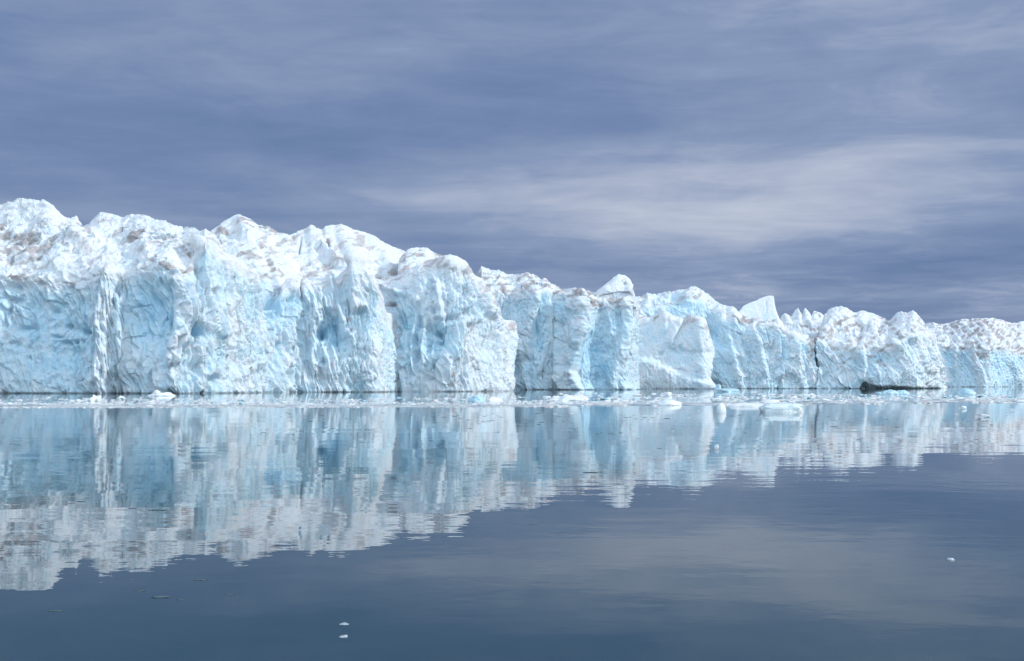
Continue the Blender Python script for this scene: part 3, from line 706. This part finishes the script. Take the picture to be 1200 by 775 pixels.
crestJ = [(957, 394), (960, 388), (964, 376), (967, 368), (971.4, 363), (977.4, 360.7), (987, 360), (993, 362), (1000, 365.3), (1003, 366.5), (1010, 363), (1020, 367.6), (1029.7, 370.7), (1040, 375.3), (1043.6, 375.6), (1047, 370), (1051, 366.5), (1055, 365.3), (1062, 366.5),
          (1070, 363.7), (1073.8, 366.5), (1078.5, 373.5), (1082, 377), (1088, 385), (1093, 392), (1097, 397), (1100, 409), (1103, 424), (1106, 444)]
lipJ = [(957, 398), (970, 400), (977, 406), (990, 408), (999, 410), (1014, 410), (1032, 409), (1044, 410), (1050, 404), (1059, 396), (1069, 390), (1078, 386), (1088, 394), (1097, 403), (1101, 418), (1106, 448)]
sbJ = [(957, 14), (970, 34), (1040, 36), (1060, 24), (1080, 15), (1106, 9)]
ice_body('cave_ice_cliff', 'ice cliff', 'ice cliff with a black cave of painted shade at its waterline and a bright white right flank',
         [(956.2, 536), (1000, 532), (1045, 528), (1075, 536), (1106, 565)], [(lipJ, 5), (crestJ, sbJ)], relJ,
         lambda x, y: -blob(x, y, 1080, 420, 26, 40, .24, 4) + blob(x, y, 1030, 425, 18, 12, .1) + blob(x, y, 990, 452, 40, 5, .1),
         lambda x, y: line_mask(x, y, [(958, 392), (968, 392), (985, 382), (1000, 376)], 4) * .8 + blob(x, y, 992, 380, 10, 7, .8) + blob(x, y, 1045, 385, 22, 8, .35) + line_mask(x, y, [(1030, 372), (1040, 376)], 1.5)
         + blob(x, y, 1032, 420, 16, 12, .55) + blob(x, y, 985, 425, 24, 20, .38) + line_mask(x, y, [(1008, 384), (1011, 398)], 1.5) * .6, shadeJ,
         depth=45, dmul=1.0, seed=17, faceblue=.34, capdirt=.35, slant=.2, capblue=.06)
# (the tilted slab on the ledge is placed with the loose ice below)

# ---- N: farthest, right end --------------------------------------------------------------------------------
def relN(x, y):
    r = 0
    for x0 in range(1090, 1215, 11):                       # slumped slabs, tilted down to the right
        r = r + spine(x, y, [(x0, 372), (x0 + 14, 390), (x0 + 32, 410)], 9, 3.2, 1.8)
    r = r * smooth((412 - y) / 6)
    r = r + spine(x, y, [(1122, 408), (1120, 430), (1118, 462)], 6, 6, 2.6) + spine(x, y, [(1143, 410), (1150, 435), (1153, 462)], 9, 5, 2.6) + spine(x, y, [(1157, 408), (1157, 432), (1158, 462)], 4, 3, 2.0)
    r = r + spine(x, y, [(1106, 420), (1110, 440), (1112, 462)], 6, 6, 2.0) + spine(x, y, [(1182, 420), (1192, 440), (1204, 462)], 10, 9, 2.4)
    for cx, cy, rx, ry, a in ((1114, 418, 5, 12, -3), (1128, 425, 6, 18, -2.6), (1138, 440, 5, 14, -2), (1112, 445, 3, 12, -2.4), (1148, 422, 6, 3, -1.6), (1172, 430, 14, 18, -2.0), (1200, 440, 8, 12, -1.5)):
        r = r + blob(x, y, cx, cy, rx, ry, a)
    return r


crestN = [(1070, 388), (1080, 381), (1085.5, 379.5), (1092, 379), (1099.4, 379.5), (1106, 380.5), (1112, 379), (1118, 377), (1123, 375), (1127, 373.4), (1136.6, 374.8), (1142, 373), (1160, 372.3), (1169, 374.6), (1176, 375), (1183, 378.3), (1192, 378), (1200, 377), (1230, 379), (1265, 384)]
lipN = [(1070, 400), (1090, 396), (1099, 402), (1116, 408), (1134, 408), (1142, 407), (1156, 409), (1164, 407), (1183, 409), (1189, 413), (1200, 414), (1230, 415), (1265, 418)]
ice_body('slumped_ice_cliff', 'ice cliff', 'farthest ice cliff at the right end with grit-striped slumped snow over a flat blue face',
         [(1070, 690), (1110, 680), (1157, 676), (1180, 690), (1265, 720)], [(lipN, 6), (crestN, 60)], relN,
         lambda x, y: blob(x, y, 1178, 432, 24, 22, .1, 4) - blob(x, y, 1195, 440, 12, 14, .2) - blob(x, y, 1150, 440, 10, 20, .2),
         lambda x, y: line_mask(x, y, [(1100, 395), (1120, 382), (1150, 375), (1165, 378)], 4) * .55 + blob(x, y, 1150, 418, 8, 8, .8) + line_mask(x, y, [(1186, 411), (1205, 412)], 3) * 1.1 + blob(x, y, 1150, 390, 50, 14, .3)
         + line_mask(x, y, [(1148, 372), (1160, 385), (1180, 402)], 2.5) * .6 + blob(x, y, 1105, 404, 8, 6, .5),
         depth=60, seed=20, faceblue=.46, capdirt=.6, slant=.15, end_right=False)

# ------------------------------------------------------------------ water
ext = 9000.0
w = mesh_from('water', np.array([(-ext, -600, 0), (ext, -600, 0), (ext, 2 * ext, 0), (-ext, 2 * ext, 0)]), np.array([[0, 1, 2, 3]]), WATER)
w['kind'] = 'structure'


# ------------------------------------------------------------------ floating ice
def ico(sub):
    t = (1 + 5 ** .5) / 2
    V = [(-1, t, 0), (1, t, 0), (-1, -t, 0), (1, -t, 0), (0, -1, t), (0, 1, t), (0, -1, -t), (0, 1, -t), (t, 0, -1), (t, 0, 1), (-t, 0, -1), (-t, 0, 1)]
    F = [(0, 11, 5), (0, 5, 1), (0, 1, 7), (0, 7, 10), (0, 10, 11), (1, 5, 9), (5, 11, 4), (11, 10, 2), (10, 7, 6), (7, 1, 8), (3, 9, 4), (3, 4, 2), (3, 2, 6), (3, 6, 8), (3, 8, 9), (4, 9, 5), (2, 4, 11), (6, 2, 10), (8, 6, 7), (9, 8, 1)]
    V = [np.array(v) / np.linalg.norm(v) for v in V]
    for _ in range(sub):
        cache, F2 = {}, []
        def midp(a, b):
            k = (min(a, b), max(a, b))
            if k not in cache:
                q = V[a] + V[b]; V.append(q / np.linalg.norm(q)); cache[k] = len(V) - 1
            return cache[k]
        for a, b, c in F:
            ab, bc, ca = midp(a, b), midp(b, c), midp(c, a)
            F2 += [(a, ab, ca), (b, bc, ab), (c, ca, bc), (ab, bc, ca)]
        F = F2
    return np.array(V), np.array(F)


ICO = {s: ico(s) for s in (1, 2, 3, 4)}


def lump(sub, size, amp=.35, freq=1.3, seed=0, facet=True, below=.5, boxy=1.0):
    """an irregular block of floating ice, its waterline at z = 0"""
    V, F = ICO[sub]; V = np.sign(ICO[sub][0]) * np.abs(ICO[sub][0]) ** boxy
    if facet:                                             # cut flat fracture faces
        r2 = np.random.default_rng(seed)
        for _ in range(7):
            n = r2.normal(size=3); n /= np.linalg.norm(n); d = r2.uniform(.5, .85)
            over = np.maximum(V @ n - d, 0); V = V - over[:, None] * n * .9
    n = fbm(V[:, 0] * freq + seed * 3.7, V[:, 1] * freq, V[:, 2] * freq, 3, seed % 50)
    V = V * (1 + amp * n)[:, None]
    V = V * np.array(size) * .5
    V[:, 2] -= V[:, 2].min(); V[:, 2] -= below * V[:, 2].max()
    return V, F


def at(px, row):
    d = dist_at(row); return ((px - 600) / FOCAL * d, d)


def single(name, label, cat, px, row, wpx, hpx, dep, mat, seed, sub=3, amp=.3, freq=1.4, facet=True, extra=(), boxy=1.0):
    """one floating piece of its own, sized in metres from its width and height at its distance"""
    x, y = at(px, row); s = y / FOCAL
    V, F = lump(sub, (wpx * s, dep, hpx * s / .5), amp, freq, seed, facet, .5, boxy)
    Vs, Fs = [V], [F]
    k = len(V)
    for dx, dy, ww, hh, sd in extra:
        V2, F2 = lump(sub, (ww * s, dep * .7, hh * s / .5), amp, freq, sd, facet); V2 = V2 + np.array([dx * s, dy, 0])
        Vs.append(V2); Fs.append(F2 + k); k += len(V2)
    o = mesh_from(name, np.concatenate(Vs), np.concatenate(Fs), mat); o.location = (x, y, 0)
    return tag(o, label, cat)


single('growler', 'round white bubble of ice floating nearest below the pale wedge block', 'growler', 845, 483.6, 12, 11.5, .9, SNOWY, 3, amp=.06, facet=False, freq=1.0)
single('growler', 'large glassy white growler at the front of the ice belt below the fin', 'growler', 916, 483, 46, 10.5, 1.6, floe_material('glassy_ice', (.80, .87, .90), (.68, .81, .87), .2, .6), 5, sub=4, amp=.14, facet=False, freq=2.2, boxy=.55, extra=((15, .2, 20, 11.5, 8), (-8, .3, 24, 11, 15)))
single('ice_floe', 'long flat white floe joined to the back of the large glassy growler', 'ice floe', 885, 476.5, 62, 5.0, 2.6, SNOWY, 9, amp=.2, extra=((20, .4, 24, 8, 12),))
single('growler', 'pale blue flat growler with one pointed end near the foot of the fluted cliff', 'growler', 854, 459.3, 34, 5.5, 5, BLUEISH, 14, amp=.25, extra=((-12, 0, 9, 9, 22),))
single('growler', 'rounded sky-blue growler behind the ice belt at the far right', 'growler', 1132, 463.0, 22, 7.5, 4.5, BLUEISH, 17, amp=.15, facet=False)
single('growler', 'low double-humped blue growler in front of the black cave', 'growler', 1043, 462.5, 22, 5.5, 4, BLUEISH, 19, amp=.2, facet=False, extra=((15, .3, 16, 5, 23), (-10, .5, 12, 3, 29)))
single('growler', 'small white growler touching the foot of the near cliff beside a dark notch', 'growler', 190, 464.2, 32, 4.6, 4, SNOWY, 21, amp=.3, extra=((-6, 0, 12, 6.5, 26),))
single('growler', 'dome-shaped pale blue growler in the belt below the central ice tower', 'growler', 559, 470.5, 20, 7, 2.5, BLUEISH, 31, amp=.18, facet=False)
single('growler', 'low pale growler right of the dome-shaped one below the central tower', 'growler', 579, 470.2, 22, 5.5, 2.5, SNOWY, 33, amp=.2)
single('growler', 'thin pale blue ice plate close to the foot of the central ice tower', 'ice plate', 441, 464.4, 16, 1.8, 2.5, BLUEISH, 35, amp=.15)
single('growler', 'broad white growler heap in the belt below the blue ice cliff', 'growler', 668, 469.5, 42, 7.5, 4, SNOWY, 37, amp=.35, extra=((-16, .5, 16, 5, 41), (14, .2, 14, 6, 43)))
single('growler', 'smooth swollen white growler on the front edge of the belt below the wedge block', 'growler', 784, 475, 28, 6.5, 2.2, SNOWY, 45, amp=.15, facet=False)
single('growler', 'craggy white growler in the middle of the belt below the wedge block', 'growler', 782, 465.8, 18, 6.5, 3, SNOWY, 47, amp=.4)
single('growler', 'small white floe drifting alone in front of the belt at the far right', 'ice floe', 1153, 489, 18, 4.2, 1.2, SNOWY, 49, amp=.35, extra=((-4, 0, 8, 3.5, 52),))
single('growler', 'tiny white floe just in front of the belt below the flat blue far cliff', 'ice floe', 1128, 479.5, 10, 3.6, 1, SNOWY, 51, amp=.4)
single('growler', 'jagged white growler in the belt under the deep hollow of the near cliff', 'growler', 113, 470, 14, 6.5, 2, SNOWY, 53, amp=.5)
single('growler', 'small white growler in the belt just right of the jagged growler', 'growler', 141, 468.5, 10, 4.4, 2, SNOWY, 55, amp=.4)
single('ice_fragment', 'lone white ice fragment floating on the dark open water at lower right', 'ice fragment', 1114, 656, 8, 2.6, .12, GLASSY, 57, sub=2, amp=.4)
single('ice_fragment', 'nearest glassy white ice fragment on the dark water at the bottom', 'ice fragment', 403, 746, 11, 1.6, .12, GLASSY, 59, sub=2, amp=.5)
single('ice_fragment', 'small pale ice fragment just behind the nearest one at the bottom', 'ice fragment', 403, 731.5, 10, 1.2, .1, GLASSY, 61, sub=2, amp=.5)
single('ice_fragment', 'small round white ice fragment on the reflection of the fluted cliff', 'ice fragment', 840, 526, 6, 5, .5, SNOWY, 63, sub=2, amp=.2)

d_ = 582.0; V, F = lump(4, (12.2, 9.5, 6), .12, 1.6, 71, True, .5)
o = mesh_from('ice_slab', V, F, SNOWY); o.location = ((993 - 600) / FOCAL * d_, d_, CAM_H + (HOR - 401.5) / FOCAL * d_ - .4); o.rotation_euler = (math.radians(14), math.radians(17), .15)
tag(o, 'white tilted slab of ice lying on the ledge left of the black cave', 'ice slab')

# brash chunks: individuals, the largest of the belt
protos = []
for k in range(12):
    V, F = lump(2, (1.0, .85, .62), .42, 1.5, 100 + k, True, .38)
    o = mesh_from('brash_chunk', V, F, SNOWY if k % 4 else BLUEISH)
    protos.append(o.data); bpy.data.objects.remove(o)
ZONES = [(-30, 115, 'the flat hollowed wall'), (115, 230, 'the white ribs'), (230, 440, 'the white fluted slope'), (440, 600, 'the central bulging tower'),
         (600, 735, 'the boulder cliff'), (735, 835, 'the pale wedge block'), (835, 955, 'the fluted cliff'), (955, 1105, 'the black cave cliff'), (1105, 1240, 'the farthest right cliff')]


def belt_front(px):
    return np.interp(px, [-60, 0, 300, 600, 700, 800, 900, 1000, 1100, 1240], [478.2, 478, 477.6, 477.2, 476.2, 475.5, 474.8, 473.8, 472.6, 471.8])


def belt_back(px):
    return np.interp(px, [-60, 0, 300, 450, 600, 700, 800, 900, 1000, 1100, 1240], [470, 469, 468.5, 468, 465, 463.5, 463.5, 463, 464, 463.5, 463])


def place(px, row, size, sx, sz, zrot, mesh, name, label, cat, group):
    x, y = at(px, row)
    o = bpy.data.objects.new(name, mesh); COL.objects.link(o)
    o.location = (x, y, 0); o.rotation_euler = (0, 0, zrot); o.scale = (size * sx, size, size * sz)
    return tag(o, label, cat, group)


n_big = 0
while n_big < 262:
    px = random.uniform(-20, 1220)
    dens = np.interp(px, [0, 300, 550, 620, 750, 1000, 1200], [.45, .45, .6, .9, 1, 1, .75])
    if random.random() > dens: continue
    f, b = belt_front(px), belt_back(px)
    row = b + (f - b) * random.betavariate(1.6, 1.8) if random.random() < .93 else random.uniform(b - 3.5, b)
    d = dist_at(row); s = d / FOCAL
    wide = random.choice((4, 5, 6, 7, 8, 11)) if px > 600 else random.choice((4, 5, 6, 7, 9))
    zone = next(z for a, bb, z in ZONES if a <= px < bb)
    pm = random.choice(protos); tone = 'white' if pm.materials[0] == SNOWY else 'pale blue'
    place(px, row, wide * s, random.uniform(.8, 1.5), random.uniform(.35, .7) if px > 600 else random.uniform(.35, .7), random.uniform(-.7, .7), pm, 'brash_chunk',
          tone + ' brash lump in the ice belt below ' + zone, 'brash ice', tone + ' brash lumps below ' + zone)
    n_big += 1
for k in range(26):                                        # strays in front of the belt
    px = random.uniform(560, 1190); row = 479 + random.expovariate(1 / 7.0)
    if row > 530: continue
    s = dist_at(row) / FOCAL
    place(px, row, random.uniform(2.2, 4.5) * s, 1.3, .4, random.uniform(-.5, .5), random.choice([q for q in protos if q.materials[0] == SNOWY]), 'brash_chunk',
          'small stray lump of white ice on the water in front of the belt', 'brash ice', 'stray white lumps in front of the belt')

# the countless small brash and slush between the lumps: one mass
Vs, Fs, k = [], [], 0
base = [lump(1, (1, .9, .5), .45, 1.6, 300 + i, True, .45) for i in range(10)]
N_BITS = 18000
for i in range(N_BITS):
    px = random.uniform(-70, 1260) if random.random() < .75 else random.uniform(600, 1260)
    f, b = belt_front(px), belt_back(px)
    edge = random.random()
    row = f - abs(random.gauss(0, 1)) * 2.6 if edge < .6 else random.uniform(b - 1.5, f)
    if row < b - 3 : continue
    clump = fbm(np.array([px / 28]), np.array([row / 3.0]), np.array([.3]), 2, 5)[0]
    if clump < (-.05 if px < 640 else .08) and (edge >= .45 or px > 640): continue
    d = dist_at(row) + random.gauss(0, .3); s = d / FOCAL
    V, F = base[i % 10]
    a = random.uniform(0, 6.28); sz = random.uniform(.16, .55) * (1 + .7 * (px > 640)); ca, sa = math.cos(a), math.sin(a)
    R = np.array([[ca, -sa, 0], [sa, ca, 0], [0, 0, 1]])
    V2 = (V * np.array([sz * 1.3, sz, sz * random.uniform(.25, .8)])) @ R.T + np.array([(px - 600) / FOCAL * d, d, 0])
    Vs.append(V2); Fs.append(F + k); k += len(V)
o = mesh_from('brash_slush', np.concatenate(Vs), np.concatenate(Fs), SLUSH)
tag(o, 'grey-white band of slush and tiny brash drifting in a line below the ice front', 'slush'); o['kind'] = 'stuff'
# thin skin of frazil ice under the slush, uneven edges
pxs = np.linspace(-80, 1280, 700)
fr = belt_front(pxs) + .35 * fbm(pxs / 9, pxs * 0, pxs * 0, 3, 3) - .25; bk = belt_front(pxs) - 3.4 + 1.2 * fbm(pxs / 22, pxs * 0 + 4, pxs * 0, 3, 8)
bk = np.minimum(bk, fr - .8)
rows_ = []
for t, zz in ((0, -.02), (.04, .035), (.5, .05), (.95, .035), (1, -.02)):
    rr = fr + (bk - fr) * t; dd = CAM_H * FOCAL / (rr - HOR)
    rows_.append(np.stack([(pxs - 600) / FOCAL * dd, dd, np.full_like(dd, zz)], 1))
V = np.concatenate(rows_); n = len(pxs)
F = np.array([(r * n + i, r * n + i + 1, (r + 1) * n + i + 1, (r + 1) * n + i) for r in range(4) for i in range(n - 1)])
def frazil_material():
    m, nt = new_mat('frazil'); g = G(nt)
    pos = g.n('ShaderNodeNewGeometry').outputs['Position']
    n = g.noise(g.mapping(pos, (1, .5, 1)), .9, 6, .75)
    n2 = g.noise(g.mapping(pos, (1, .4, 1)), .12, 3, .6)
    f = g.mr(g.math('ADD', g.math('MULTIPLY', n, .7), g.math('MULTIPLY', n2, .45)), .46, .68)
    p = g.n('ShaderNodeBsdfPrincipled'); g.set(p, 'Base Color', g.mix(f, (.13, .20, .235, 1), (.66, .71, .72, 1)))
    p.inputs['Roughness'].default_value = .28
    bp = g.n('ShaderNodeBump'); bp.inputs['Distance'].default_value = .08; g.set(bp, 'Height', n); nt.links.new(bp.outputs[0], p.inputs['Normal'])
    o = g.n('ShaderNodeOutputMaterial'); nt.links.new(p.outputs[0], o.inputs[0])
    return m


o = mesh_from('frazil_ice', V, F, frazil_material())
tag(o, 'thin grey skin of frazil ice along the front edge of the slush band', 'frazil ice'); o['kind'] = 'stuff'

# dark clear fragments that lie almost flush with the water
flat = []
for k in range(6):
    V, F = lump(2, (1.0, .5, .12), .5, 2.2, 500 + k, True, .5)
    o = mesh_from('clear_ice_fragment', V, F, CLEAR); flat.append(o.data); bpy.data.objects.remove(o)
for px, row, wd, zone in ((95, 588, 14, 'left'), (185, 598, 26, 'left'), (155, 596, 14, 'left'), (233, 680, 24, 'left'), (188, 700, 30, 'left'), (165, 693, 16, 'left'), (210, 703, 14, 'left'), (65, 716, 22, 'left'), (270, 697, 16, 'left'), (692, 554, 24, 'right'), (623, 615, 10, 'right'), (635, 612, 6, 'right'), (654, 626, 6, 'right')):
    s = dist_at(row) / FOCAL
    place(px, row, wd * .75 * s, 1, .8, 0, random.choice(flat), 'clear_ice_fragment', 'dark glassy ice fragment lying flush on the %s' % ('reflection of the left cliff' if zone == 'left' else 'water below the blue cliff reflection'), 'ice fragment', 'dark flush fragments on the %s' % zone)
for k in range(150):
    px = random.uniform(560, 1190) if k % 3 else random.uniform(300, 600)
    row = 484 + abs(random.gauss(0, 22)) + (px > 900) * random.uniform(0, 14)
    if row > 545: continue
    s = dist_at(row) / FOCAL
    place(px, row, random.uniform(2.5, 7) * s, 1.0, .9, random.uniform(-.4, .4), random.choice(flat), 'clear_ice_fragment', 'tiny dark speck of clear ice floating in front of the belt', 'ice fragment', 'dark specks in front of the belt')

# ------------------------------------------------------------------ light and sky
SUN = np.array([.86, -.13, .50]); SUN /= np.linalg.norm(SUN)
elev = math.asin(SUN[2]); azim = math.atan2(SUN[0], SUN[1])           # azimuth from +Y towards +X
ld = bpy.data.lights.new('sun', 'SUN'); ld.energy = 2.45; ld.angle = math.radians(5); ld.color = (1.0, .975, .935)
lo = bpy.data.objects.new('sun', ld); COL.objects.link(lo)
from mathutils import Vector
lo.rotation_euler = Vector(-SUN).to_track_quat('-Z', 'Y').to_euler()

wd = bpy.data.worlds.new('World'); scene.world = wd; wd.use_nodes = True
nt = wd.node_tree
for n in list(nt.nodes): nt.nodes.remove(n)
g = G(nt)
dirv = g.n('ShaderNodeTexCoord').outputs['Generated']
sep = g.n('ShaderNodeSeparateXYZ'); nt.links.new(dirv, sep.inputs[0])
dx, dy, dz = sep.outputs
sky = g.n('ShaderNodeTexSky', sky_type='NISHITA'); sky.sun_disc = False
sky.sun_elevation = elev; sky.sun_rotation = azim
az = g.math('ARCTAN2', dx, dy)                                          # radians right of the view axis
dzc = g.math('MAXIMUM', dz, 0.0)
den = g.math('ADD', dzc, .10)
cx = g.math('DIVIDE', dx, den); cy = g.math('DIVIDE', dy, den)
cmb = g.n('ShaderNodeCombineXYZ'); g.set(cmb, 0, cx); g.set(cmb, 1, cy); g.set(cmb, 2, 0.0)
cv = cmb.outputs[0]
n1 = g.noise(g.mapping(cv, (.55, .8, 1), (3.1, 1.7, 0)), 1.0, 6, .55, .3)
n2 = g.noise(g.mapping(cv, (1.1, 2.4, 1), (7.3, 2.2, 0)), 1.1, 6, .6, .5)
cmb2 = g.n('ShaderNodeCombineXYZ'); g.set(cmb2, 0, az); g.set(cmb2, 1, g.math('MULTIPLY', dz, 3.2)); g.set(cmb2, 2, 0.0)
n3 = g.noise(g.mapping(cmb2.outputs[0], (1, 1, 1), (2.7, .4, 0), (0, 0, -.12)), 8.0, 6, .55, .6)


def spot(a0, e0, ra, re, amp):
    q = g.math('ADD', g.math('POWER', g.math('ABSOLUTE', g.math('DIVIDE', g.math('SUBTRACT', az, a0), ra)), 2.0),
               g.math('POWER', g.math('ABSOLUTE', g.math('DIVIDE', g.math('SUBTRACT', dz, e0), re)), 2.0))
    return g.math('MULTIPLY', g.math('EXPONENT', g.math('MULTIPLY', q, -1.0)), amp)


val = g.math('MULTIPLY', g.math('SUBTRACT', n1, .5), .75)
val = g.math('ADD', val, g.math('MULTIPLY', g.math('SUBTRACT', n2, .5), .24))
val = g.math('ADD', val, g.math('MULTIPLY', g.math('SUBTRACT', n3, .5), .50))
for sp in ((.17, .138, .19, .030, .34), (.33, .175, .13, .040, .20), (.10, .165, .20, .03, .08), (.05, .19, .16, .03, .10), (-.30, .31, .24, .08, .20), (.28, .31, .22, .06, .18), (-.16, .205, .30, .035, -.08), (-.30, .16, .22, .05, -.08), (-.02, .225, .30, .03, -.12),
           (.34, .095, .16, .024, -.20), (.30, .04, .25, .02, -.10), (.40, .062, .06, .012, .22), (.20, .072, .06, .014, .16), (.0, .105, .14, .025, -.10)):
    val = g.math('ADD', val, spot(*sp))
val = g.math('ADD', val, g.mr(n2, .42, .62, -.02, .025))
n5 = g.noise(g.mapping(cmb2.outputs[0], (1, 2.4, 1), (5.1, 1.3, 0), (0, 0, .06)), 17.0, 8, .62, .8)
low = g.mr(dz, .04, .16, 1.0, .18)
val = g.math('ADD', val, g.math('MULTIPLY', g.mr(n5, .42, .64, -.07, .10), low))
cmb3 = g.n('ShaderNodeCombineXYZ'); g.set(cmb3, 0, g.math('MULTIPLY', az, 2.6)); g.set(cmb3, 1, g.math('MULTIPLY', dz, 26.0)); g.set(cmb3, 2, 1.7)
n6 = g.noise(cmb3.outputs[0], 1.0, 5, .5, .7)
val = g.math('ADD', val, g.math('MULTIPLY', g.math('MULTIPLY', g.math('SUBTRACT', n6, .5), .75), g.mr(dz, .08, .26, 1.0, .35)))
val = g.math('ADD', val, .40)
cloud = g.ramp(val, [(0.0, (.115, .19, .365)), (.30, (.175, .25, .435)), (.52, (.25, .325, .505)), (.75, (.40, .46, .61)), (1.0, (.56, .61, .725))])
# overhead and behind the boat the layer is thinner and whiter
back = g.mr(g.math('ADD', g.math('MULTIPLY', dy, -1.0), g.math('MULTIPLY', dz, .22)), -.15, .8)
cloud = g.mix(back, cloud, (1.27, 1.52, 1.74, 1))
cl10 = g.mix(1.0, cloud, (10, 10, 10, 1), 'MULTIPLY')
colr = g.mix(.93, sky.outputs[0], cl10)
bg = g.n('ShaderNodeBackground'); g.set(bg, 0, colr); bg.inputs[1].default_value = .1
ow = g.n('ShaderNodeOutputWorld'); nt.links.new(bg.outputs[0], ow.inputs[0])

# ------------------------------------------------------------------ camera and view
cd = bpy.data.cameras.new('camera'); cd.sensor_width = 36; cd.lens = FOCAL / 1200 * 36
cd.shift_y = (HOR - 387.5) / 1200
cd.clip_start = .1; cd.clip_end = 40000
co = bpy.data.objects.new('camera', cd); COL.objects.link(co)
co.location = (0, 0, CAM_H); co.rotation_euler = (math.radians(90), 0, 0)
scene.camera = co
scene.view_settings.view_transform = 'Standard'; scene.view_settings.look = 'None'
scene.view_settings.exposure = 0.0; scene.view_settings.gamma = 1.0
scene.view_settings.use_curve_mapping = False
scene.render.film_transparent = False
scene.cycles.use_denoising = True
scene.cycles.max_bounces = 6; scene.cycles.diffuse_bounces = 3; scene.cycles.glossy_bounces = 3
